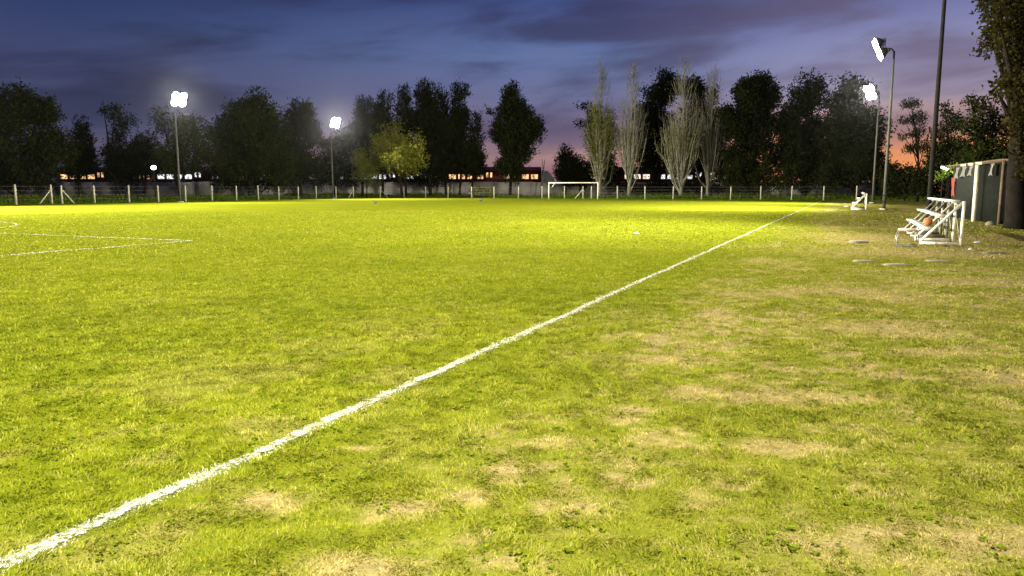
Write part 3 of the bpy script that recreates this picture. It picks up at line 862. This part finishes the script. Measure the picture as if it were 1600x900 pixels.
tree('casuarina', 'casuarina with a forked top at the right of the dense group', 138, [(714, 148, 7, 20), (727, 146, 5, 12), (716, 178, 12, 24), (724, 186, 8, 14), (714, 214, 17, 32), (722, 248, 22, 26)], 718, 'spray', 'casua', .52, 1.5, .12, .24, group=CG)
tree('casuarina', 'shortest casuarina, last of the dense group before the sky gap', 138, [(743, 190, 7, 18), (742, 216, 13, 22), (738, 244, 18, 24), (746, 262, 16, 14)], 737, 'spray', 'casua', .5, 1.4, .15, .2, group=CG)
tree('casuarina', 'wide casuarina standing alone left of the goal', 136, [(803, 148, 7, 18), (797, 166, 15, 18), (812, 172, 12, 16), (790, 182, 12, 14), (824, 178, 8, 13), (770, 176, 9, 6), (800, 204, 30, 28), (830, 202, 14, 18), (842, 212, 6, 14), (778, 210, 12, 20), (803, 236, 32, 28), (795, 262, 26, 16)], 797, 'spray', 'casua', .5, 1.35, .14, .3, group=CG)
tree('yellow_tree', 'bushy yellow green tree lit in front of the casuarinas', 128, [(618, 216, 22, 24), (606, 240, 20, 26), (630, 240, 24, 26), (652, 222, 12, 20), (655, 246, 14, 20), (628, 262, 30, 14), (592, 250, 8, 18)], 628, 'broad', 'yellow', .5, 1.3, .25, .25)
tree('yellow_bush', 'dim yellow green bush left of the lit yellow green tree', 131, [(572, 258, 15, 20), (582, 276, 16, 14), (560, 272, 10, 12)], 573, 'broad', 'poplar', .45, 1.0, .3, .12)
tree('small_tree', 'small dark tree behind the goal left of the first poplar', 144, [(883, 246, 9, 16), (886, 264, 15, 20), (878, 270, 12, 18)], 884, 'spray', 'dark', .5, 1.6, .1, .18)
tree('small_tree', 'low dark rounded tree right of the small pointed one behind the goal', 145, [(904, 258, 12, 14), (908, 272, 20, 18), (896, 274, 14, 14)], 906, 'broad', 'dark', .5, 1.5, .1, .18)
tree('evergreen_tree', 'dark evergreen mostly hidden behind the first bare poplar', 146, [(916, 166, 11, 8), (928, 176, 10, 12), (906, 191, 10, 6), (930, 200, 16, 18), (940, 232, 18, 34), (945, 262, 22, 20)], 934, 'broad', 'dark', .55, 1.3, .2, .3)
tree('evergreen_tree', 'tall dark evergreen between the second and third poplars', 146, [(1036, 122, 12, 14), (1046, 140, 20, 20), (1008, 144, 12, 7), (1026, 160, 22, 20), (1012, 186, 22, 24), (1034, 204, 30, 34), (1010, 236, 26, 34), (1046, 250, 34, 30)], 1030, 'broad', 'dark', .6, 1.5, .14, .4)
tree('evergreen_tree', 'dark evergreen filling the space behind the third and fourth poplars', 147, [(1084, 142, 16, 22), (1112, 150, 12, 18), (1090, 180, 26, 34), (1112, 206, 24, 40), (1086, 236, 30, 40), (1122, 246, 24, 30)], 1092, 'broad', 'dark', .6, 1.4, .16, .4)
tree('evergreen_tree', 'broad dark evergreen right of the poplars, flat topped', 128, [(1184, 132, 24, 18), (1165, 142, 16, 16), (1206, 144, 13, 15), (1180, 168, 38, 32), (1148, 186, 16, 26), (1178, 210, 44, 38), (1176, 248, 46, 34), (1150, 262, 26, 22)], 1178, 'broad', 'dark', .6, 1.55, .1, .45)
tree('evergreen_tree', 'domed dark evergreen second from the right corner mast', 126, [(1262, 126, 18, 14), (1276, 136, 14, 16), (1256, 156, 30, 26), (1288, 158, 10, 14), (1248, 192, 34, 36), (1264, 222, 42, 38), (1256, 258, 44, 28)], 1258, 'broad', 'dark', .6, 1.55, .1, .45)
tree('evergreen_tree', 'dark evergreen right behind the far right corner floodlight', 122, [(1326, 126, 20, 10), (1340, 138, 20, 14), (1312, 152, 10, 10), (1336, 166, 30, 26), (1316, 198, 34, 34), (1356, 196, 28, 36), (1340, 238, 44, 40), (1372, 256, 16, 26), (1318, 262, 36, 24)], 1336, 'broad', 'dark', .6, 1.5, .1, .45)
# right side behind the bleachers
tree('airy_tree', 'thin airy tree against the orange glow left of the tall dark mast', 92, [(1424, 164, 17, 9), (1414, 190, 10, 6), (1436, 186, 16, 12), (1410, 214, 12, 5), (1434, 208, 14, 10), (1424, 232, 14, 8), (1444, 232, 14, 14)], 1434, 'fine', 'dark', .34, .9, .3, .2)
tree('bush_tree', 'dark ragged tree just right of the tall dark mast', 80, [(1476, 170, 8, 8), (1486, 190, 16, 16), (1468, 206, 14, 10), (1480, 228, 28, 20), (1466, 250, 22, 18), (1500, 250, 30, 26)], 1482, 'broad', 'dark', .42, 2.2, .18, .3)
tree('bush_tree', 'leafy dark tree behind the hut with a greenish top', 66, [(1516, 156, 9, 7), (1533, 168, 15, 15), (1520, 196, 20, 18), (1552, 190, 20, 22), (1540, 226, 40, 26), (1590, 226, 24, 40), (1550, 250, 50, 18)], 1545, 'broad', 'round', .36, 2.1, .18, .35)
hedge = [(1392 + 17 * i + random.uniform(-5, 5), 282 + random.uniform(-5, 3) - (10 if i > 3 else 0), 17, 22 + (10 if i > 3 else 0)) for i in range(14)]
tree('dense_hedge', 'low dark hedge along the back of the right side under the orange glow', 88, hedge, 1450, 'broad', 'dark', .42, 2.6, .02, .15)
tree('low_thicket', 'dark thicket behind the right end of the far fence', 112, [(1300, 276, 26, 20), (1345, 276, 28, 20), (1386, 278, 18, 22)], 1345, 'broad', 'dark', .5, 1.3, .1, .15)
# the big tree leaning into the picture at the right
tree('overhanging_tree', 'big near tree at the right edge with branches hanging into the top corner', 30, [(1600, 10, 52, 36), (1558, 4, 26, 20), (1547, 64, 13, 22), (1562, 40, 14, 14), (1588, 60, 30, 34), (1616, 80, 34, 44), (1592, 100, 22, 20), (1576, 126, 18, 14), (1606, 140, 26, 24), (1558, 146, 9, 10), (1640, 20, 40, 50), (1598, 186, 18, 26), (1612, 220, 20, 34), (1588, 232, 10, 14)], 1592, 'broad', 'near', .20, 1.25, .2, .42, depth=.9)
UG = 'dark undergrowth bushes under the trees'
def bush(label, Y, x0, x1, top, bot=296, leaf='dark'):
    k = max(3, int((x1 - x0) / 13)); lb = []
    for i in range(k):
        x = x0 + (x1 - x0) * (i + .5) / k; tp = top + random.uniform(-5, 7)
        lb.append((x, (tp + bot) / 2, 10 + random.uniform(0, 4), (bot - tp) / 2))
    tree('undergrowth_bush', label, Y, lb, (x0 + x1) / 2, 'broad', leaf, .5, 1.5, .06, .12, group=UG)
bush('dark undergrowth below the big left edge tree', 118, -30, 88, 256, 300)
bush('dark undergrowth between the slim tufted tree trunk and the lamp', 126, 176, 212, 262, 290)
bush('dark undergrowth below the large round tree', 124, 338, 462, 262, 296)
bush('dark undergrowth below the middle floodlight', 140, 498, 560, 272, 292)
bush('dark undergrowth below the broadest casuarina', 144, 642, 700, 268, 290)
bush('low dark growth between the poplar trunks', 143, 955, 1130, 283, 300)
bush('dark undergrowth below the flat topped evergreen', 124, 1136, 1218, 258, 300, 'round')
bush('dark undergrowth below the domed evergreen', 121, 1216, 1300, 256, 300, 'round')
# bare poplars
def poplar(label, px, ytop, spread, Y, leafy, nb=95, lean=0.0):
    b = at(px, 300, Y); H = at(px, ytop, Y).z
    r = empty('bare_poplar', (b.x, Y, -.08)); tag(r, label, 'tree', 'bare poplars behind the goal')
    m = MB()
    pts = [(0, 0, 0), (lean * .1, 0, H * .12), (lean * .3, 0, H * .45), (lean * .7, 0, H * .8), (lean, 0, H)]
    m.tube(pts, [.42, .31, .20, .06, .015], 10); m.build('trunk', M['palebark'], r, True)
    m, tw = MB(), MB()
    wid = spread * Y / F
    tips = []
    for i in range(nb):
        low = i < nb * .26
        f = random.uniform(.02, .26) if low else .2 + .7 * random.random() ** 1.5
        z0 = H * f; ph = random.uniform(0, 6.283)
        ln = H * (random.uniform(.30, .52) if low else random.uniform(.55, 1.05) * (.30 * (1 - f) + .09))
        zt = (z0 + ln) / H
        env = wid * (min(1, .25 + zt / .28) if zt < .28 else max(.16, 1 - ((zt - .28) / .85) ** 1.0))
        out = env * (random.uniform(.35, 1.15) ** .8)
        d = Vector((math.cos(ph), math.sin(ph), 0))
        x0 = lean * f; w1, w2 = random.uniform(-.16, .16), random.uniform(-.16, .16)
        o0 = Vector((x0, 0, z0))
        sd = Vector((-d.y, d.x, 0)) * random.uniform(-.35, .35) * out
        P = [o0, o0 + d * out * (.45 + w1) + sd * .6 + Vector((0, 0, ln * random.uniform(.18, .32))), o0 + d * out * (.80 + w2) + sd + Vector((0, 0, ln * random.uniform(.52, .68))), o0 + d * out + sd * .7 + Vector((0, 0, ln))]
        rb = (.14 if low else .075) * (1 - f) + .018
        m.tube(P, [rb, rb * .75, rb * .5, .018], 5, cap=False)
        for j in range(8 if low else 5):
            t = random.uniform(.25, 1.0)
            k = min(2, int(t * 3)); q = P[k].lerp(P[k + 1], t * 3 - k)
            dd = Vector((random.uniform(-1, 1), random.uniform(-1, 1), 0)) + d * .5
            e = q + dd * random.uniform(.3, 1.15) + Vector((0, 0, random.uniform(.4, 2.0)))
            tw.tube([q, q.lerp(e, .5) + dd * .15, e], [.020, .014, .007], 3, cap=False)
            tips.append(e); tips.append(q.lerp(e, .6))
    m.build('branches', M['palebark'], r, True); tw.build('twigs', M['twig'], r)
    if leafy:
        T = [t for t in tips if t.z < H * leafy[1]]
        T = np.array([tuple(t) for t in T]); T = T[rng.random(len(T)) < leafy[0]]
        T = np.repeat(T, 8, 0); n = len(T)
        P = T + rng.normal(size=(n, 3)) * .42
        A = unit(rng.normal(size=(n, 3)) + np.array([0, 0, .6])) * rng.uniform(.18, .42, n)[:, None]
        B = unit(np.cross(A, rng.normal(size=(n, 3)))) * .09
        V = leaf_verts(P, A, B)
        mesh_np('crown', V, np.arange(len(V)).reshape(-1, 4), L['poplar'], r, {'rnd': np.repeat(rng.random(n), 4)})
    return r
poplar('tall narrow poplar directly behind the right goal post, greenest of the row', 937, 94, 35, 138, (.70, .66), 150)
poplar('pale bare poplar second from the goal, twiggy and leafless', 983, 94, 36, 136, (.10, .5), 150, .4)
poplar('widest poplar, third from the goal, with spreading low limbs', 1064, 88, 47, 132, (.30, .5), 175)
poplar('bare grey poplar, farthest right of the poplar row', 1106, 97, 33, 136, None, 130, .5)
# dead leaning trunk by the wall
b = at(845, 300, 146); t = at(849, 249, 146)
r = empty('dead_trunk', (b.x, 146, -.05)); tag(r, 'thin leaning dead trunk before the wall, left of the goal', 'tree')
m = MB(); m.tube([(0, 0, 0), (.25, 0, 3), (.5, 0, 5.2), ((t.x - b.x) + .25, 0, t.z)], [.2, .16, .12, .06], 7); m.build('trunk', M['twig'], r, True)
m = MB(); m.tube([(.45, 0, 5.0), (.2, .1, t.z + .1)], [.09, .05], 6); m.build('branch', M['twig'], r, True)
# green bush at the foot of the wall
tree('wall_bush', 'green bush in the weeds before the pale wall', 133, [(752, 296, 12, 7), (768, 299, 12, 5), (740, 300, 10, 4)], 752, 'broad', 'poplar', .35, 1.1, .1, .05, limbs=False)

# ------------------------------------------------------------------ bleachers
def make_bleacher():
    r = empty('bleacher', (0, 0, 0))
    Wd, Ht, Ln = 1.04, 1.24, 7.2
    for i in range(5):
        y = i * 1.8; m = MB(); w = .075
        m.beam((Wd, y, 0), (Wd, y, Ht), w); m.beam((.0, y, .04), (Wd - .04, y, .04), w)
        m.beam((.0, y + .003, .06), (Wd - .02, y + .003, Ht - .03), w * .9)
        m.build('end_frame' if i == 0 else 'frame', M['white'] if i < 2 else M['tube'], r)
    for i, (x, z) in enumerate(((.30, .45), (.62, .83), (.94, 1.25))):
        m = MB(); m.box((x - .10, Ln / 2 + .12, z), (.27, Ln - .25, .04)); m.build('plank', M['plank'], r)
        for k in range(5):
            m = MB(); y = k * 1.8 + .12; m.beam((x - .2, y, z - .045), (x + .06, y, z - .045), .04); m.beam((x - .1, y, z - .05), (x + .06, y, z - .22), .03)
            m.build('bracket', M['tube'], r)
    for k in range(4):
        m = MB(); y = k * 1.8; m.beam((Wd - .02, y + .05, .1), (Wd - .02, y + 1.72, 1.1), .035); m.build('cross_brace', M['tube'], r)
    return r
b0 = make_bleacher()
p = gnd(1436, 382); b0.location = (p.x, p.y, .01); b0.rotation_euler.z = -YAW
tag(b0, 'nearer three tier white bleacher on worn ground beside the hut', 'bleacher', 'bleachers beside the touch line')
b1 = copy_tree(b0); p = gnd(1329.5, 328); b1.location = (p.x, p.y, .01)
tag(b1, 'farther white bleacher seen end on beside the far right corner', 'bleacher', 'bleachers beside the touch line')
MB0 = Matrix.Translation(b0.location) @ Matrix.Rotation(-YAW, 4, 'Z')
m = MB(); c = MB0 @ Vector((.28, 1.15, .47 + .02 + .125)); m.ball((0, 0, 0), .125, 20, 14)
o = m.build('ball', M['orange'], None, True); o.location = c; tag(o, 'orange ball resting on the low plank of the nearer bleacher', 'ball')
# tubular seat in front
p = gnd(1417, 386); r = empty('tubular_seat', p, -YAW); tag(r, 'small tube legged seat with a faded pink plank before the nearer bleacher', 'seat')
m = MB(); m.box((.02, .45, .46), (.46, .62, .035)); m.build('seat', M['pinkplank'], r)
m = MB(); m.box((.262, .45, .462), (.02, .62, .045)); m.build('seat_edge', M['white'], r)
for y in (.12, .78):
    m = MB(); m.tube([(-.20, y, .44), (-.25, y, .22), (-.26, y, .05), (-.18, y, .02), (.10, y, .02), (.24, y, .04), (.28, y, .12), (.24, y, .42)], .018, 8); m.build('leg_loop', M['tube'], r, True)
m = MB(); m.tube([(-.25, .12, .2), (-.25, .78, .2)], .014, 6); m.build('stretcher', M['tube'], r, True)

# ------------------------------------------------------------------ hut
A = Vector(at(1567, 300, 33.5).xy); B = Vector(at(1487, 300, 43).xy)
e = (B - A); Lh = e.length; ang = math.atan2(e.y, e.x)
r = empty('clubhouse_hut', (A.x, A.y, 0), ang); tag(r, 'long low dark green hut behind the nearer bleacher', 'hut')
# local x runs along the front towards the far end; local -y is behind the wall
HH = 2.85
m = MB(); m.box((Lh / 2, -1.5, HH / 2 - .05), (Lh, 3.0, HH)); hw = m.build('wall', M['hutwall'], r)
m = MB()
m.box((Lh / 2 - .05, -1.45, HH + .03), (Lh + .3, 3.5, .07)); rf = m.build('roof', M['hutroof'], r)
for i, (px, w) in enumerate(((1513, .85), (1525, .75), (1538, .9))):
    d = ray(px, 262); X_ = None
    q = on_line(px, A, B); t = (Vector(q.xy) - A).length
    m = MB(); m.box((t, .33, HH - .02), (w * 1.35, .03, .13), Matrix.Rotation(R(-1.5), 4, 'Y')); m.build('eave_strip', M['batten'], rf)
m = MB(); m.beam((-.02, .06, -.05), (-.02, .06, HH), .12); m.build('corner_post', M['hutroof'], r)
q = on_line(1537.5, A, B); t = (Vector(q.xy) - A).length
m = MB(); m.beam((t, .35, -.05), (t + .05, .35, HH - .12), .17); m.build('front_post', M['white'], r)
for px, w, h, mm in ((1501, .9, .55, 'cloth'), (1511.5, 1.0, .48, 'cloth'), (1522.5, .8, .45, 'cloth'), (1556.5, .5, .5, 'cloth')):
    q = on_line(px, A, B); t = (Vector(q.xy) - A).length
    m = MB(); V = []
    for i in range(6):
        for j in range(4):
            V.append((t - w / 2 + w * i / 5, .22 + .05 * math.sin(i * 2.1 + j) + .02 * j, HH - .1 - h * j / 3 - .06 * (i % 2) * (j == 3)))
    m.add(V, [(i * 4 + j, i * 4 + j + 1, (i + 1) * 4 + j + 1, (i + 1) * 4 + j) for i in range(5) for j in range(3)])
    o = m.build('hanging_cloth', M[mm]); o.matrix_world = Matrix.Translation((A.x, A.y, 0)) @ Matrix.Rotation(ang, 4, 'Z')
    tag(o, {1501: 'small pale rag hanging at the far end of the hut eave', 1511.5: 'wider grey rag hanging second from the far end of the hut eave', 1522.5: 'pinkish grey rag hanging third from the far end of the hut eave', 1556.5: 'narrow grey rag hanging at the near end of the hut eave'}[px], 'rag', 'rags hanging from the hut eave')
q = on_line(1491, A, B); t = (Vector(q.xy) - A).length
m = MB(); V = [(t - .4 + .8 * i / 4, .06 + .05 * math.sin(i * 1.9 + j), 2.25 - 1.0 * j / 3 - .1 * (i % 2)) for i in range(5) for j in range(4)]
m.add(V, [(i * 4 + j, i * 4 + j + 1, (i + 1) * 4 + j + 1, (i + 1) * 4 + j) for i in range(4) for j in range(3)])
o = m.build('hanging_cloth', M['redcloth']); o.matrix_world = Matrix.Translation((A.x, A.y, 0)) @ Matrix.Rotation(ang, 4, 'Z'); tag(o, 'faded red cloth hanging on the far end of the hut wall', 'cloth')

# yard lamp with a lit sapling by the far end of the hut
p = at(1474, 262, 46)
r = empty('yard_lamp', (p.x, p.y, 0)); tag(r, 'small white yard lamp on a thin pole left of the hut', 'lamp')
m = MB(); m.tube([(0, 0, -.05), (0, 0, p.z + .1)], .03, 8); m.build('pole', M['darksteel'], r)
m = MB(); m.box((0, -.08, p.z + .04), (.34, .2, .1), Matrix.Rotation(R(25), 4, 'Y')); m.build('housing', M['housing'], r)
m = MB(); m.box((0, -.10, p.z - .04), (.36, .22, .07), Matrix.Rotation(R(25), 4, 'Y')); m.build('lamp_glass', M['bulb'], r)
ld = bpy.data.lights.new('yard_lamp_light', 'POINT'); ld.energy = 75; ld.color = (1, .98, .9); ld.shadow_soft_size = .12
lo = bpy.data.objects.new('yard_lamp_light', ld); COL.objects.link(lo); lo.location = (p.x + .1, p.y - .25, p.z - .15)
tree('sapling', 'bright green sapling lit by the small yard lamp left of the hut', 45.4, [(1480, 266, 6, 4), (1470, 272, 7, 4), (1484, 262, 3, 2), (1464, 276, 4, 3)], 1478, 'broad', 'bright', .16, 1.0, .15, .04, limbs=True, depth=.7)

# ------------------------------------------------------------------ small things on the ground
def slab(px, py, w, d, h, label, rz=.0, m_='stone', grp='flat slabs lying in the worn turf'):
    p = gnd(px, py); bm = MB()
    k = 14; V, q = [], []
    for lev, (zz, f) in enumerate(((-.03, 1.0), (h * .75, .98), (h, .9))):
        for j in range(k):
            a = 6.283 * j / k; rr = (abs(math.cos(a)) ** 6 + abs(math.sin(a)) ** 6) ** (-1 / 6) * (1 + .06 * math.sin(j * 2.7 + px))
            V.append((w / 2 * rr * f * math.cos(a), d / 2 * rr * f * math.sin(a), zz))
    V.append((0, 0, h))
    t = [(2 * k + j, 2 * k + (j + 1) % k, 3 * k) for j in range(k)]
    for lev in range(2):
        for j in range(k): q.append((lev * k + j, lev * k + (j + 1) % k, (lev + 1) * k + (j + 1) % k, (lev + 1) * k + j))
    bm.add(V, q, t); o = bm.build('flat_slab', M[m_]); o.location = p; o.rotation_euler.z = rz
    tag(o, label, 'slab', grp)
slab(1342, 379.5, .50, .42, .07, 'pale slab left of the nearer bleacher, the thickest of the flat slabs', .1)
slab(1349, 409.5, .42, .20, .04, 'narrow pale slab in the turf below the thickest slab')
slab(1400, 415, .50, .24, .035, 'pale slab nearest the camera, in front of the tubular seat', .08)
slab(1466, 409, .55, .24, .03, 'sandy slab in the grass in front of the white end frame', -.1)
slab(1553, 395.5, .6, .18, .03, 'long low slab in the dirt before the hut', .1)
p = gnd(1548, 352); m = MB()
m.ball((0, 0, .06), (.22, .16, .13), 9, 6); o = m.build('rubble_stone', M['stone']); o.location = p; tag(o, 'pale lump of rubble at the foot of the hut near corner', 'stone')
for px, py, a, lab in ((1527, 380, .5, 'white scrap of litter on the dirt right of the bleacher'), (1516, 391, .8, 'smaller white scrap of litter nearest the camera right of the bleacher')):
    p = gnd(px, py); m = MB(); s_ = .17 if a < .6 else .12
    V = [(-s_, -.03, .01), (s_, -.04, .015), (s_ * .9, .05, .05), (-s_ * .8, .04, .03), (-s_ * .5, 0, .06), (s_ * .5, .01, .075)]
    m.add(V, [(0, 1, 5, 4), (4, 5, 2, 3)], [(0, 4, 3), (1, 2, 5)]); o = m.build('litter', M['litter']); o.location = p; o.rotation_euler.z = a; tag(o, lab, 'litter', 'scraps of litter by the bleacher')
for px, py, lab in ((995, 366, 'small white scrap lying on the bright turf in mid pitch'), (1322, 323, 'small pale scrap on the turf left of the farther bleacher')):
    p = gnd(px, py); m = MB(); k = p.y * .0032
    V = [(-k, -.05, .02), (k, -.05, .02), (k, .08, .03), (-k, .08, .05), (0, .02, .07)]
    m.add(V, [], [(0, 1, 4), (1, 2, 4), (2, 3, 4), (3, 0, 4)]); o = m.build('litter', M['litter']); o.location = p; tag(o, lab, 'litter')
# two lapwing sized birds on the far turf
def bird(px, py, rz, label):
    p = gnd(px, py)
    me = bpy.data.meshes.new('bird')
    V = [(0, 0, .20), (.10, 0, .23), (.16, 0, .30), (.20, 0, .335), (.26, 0, .33), (-.12, 0, .19), (-.24, 0, .17),
         (.01, .03, .11), (.02, .035, .02), (.06, .035, .012), (.01, -.03, .11), (.02, -.035, .02), (.06, -.035, .012)]
    E = [(0, 1), (1, 2), (2, 3), (3, 4), (0, 5), (5, 6), (0, 7), (7, 8), (8, 9), (0, 10), (10, 11), (11, 12)]
    me.from_pydata(V, E, []); o = bpy.data.objects.new('bird', me); COL.objects.link(o)
    sk = o.modifiers.new('skin', 'SKIN'); sb = o.modifiers.new('sub', 'SUBSURF'); sb.levels = sb.render_levels = 2
    rad = [.085, .07, .035, .04, .008, .07, .02, .014, .010, .008, .014, .010, .008]
    for vv, q in zip(me.skin_vertices[0].data, rad): vv.radius = (q, q)
    me.skin_vertices[0].data[0].use_root = True
    me.materials.append(M['bird']); o.location = (p.x, p.y, 0); o.rotation_euler.z = rz; o.scale = (1.25,) * 3
    tag(o, label, 'bird', 'birds on the far turf')
bird(586, 319.5, 2.6, 'small dark bird on the turf, the left one of two')
bird(752, 316.5, .4, 'small dark bird on the turf left of the goal')

# ------------------------------------------------------------------ haze volume added to stand in for lens glow at the lamps
hm = bpy.data.materials.new('halo haze'); hm.use_nodes = True
nt = hm.node_tree; nt.nodes.clear(); h = G(nt)
v = h.n('ShaderNodeVolumePrincipled'); v.inputs['Color'].default_value = (.9, .93, 1, 1)
v.inputs['Density'].default_value = HAZE; v.inputs['Anisotropy'].default_value = .96
oo = h.n('ShaderNodeOutputMaterial'); h.l(v.outputs[0], oo.inputs['Volume'])
m = MB(); m.box((0, 0, 24.5), (1230, 1230, 52)); o = m.build('haze', hm)
tag(o, 'thin haze added to give the floodlights a lens-like glow', None, kind='stuff')
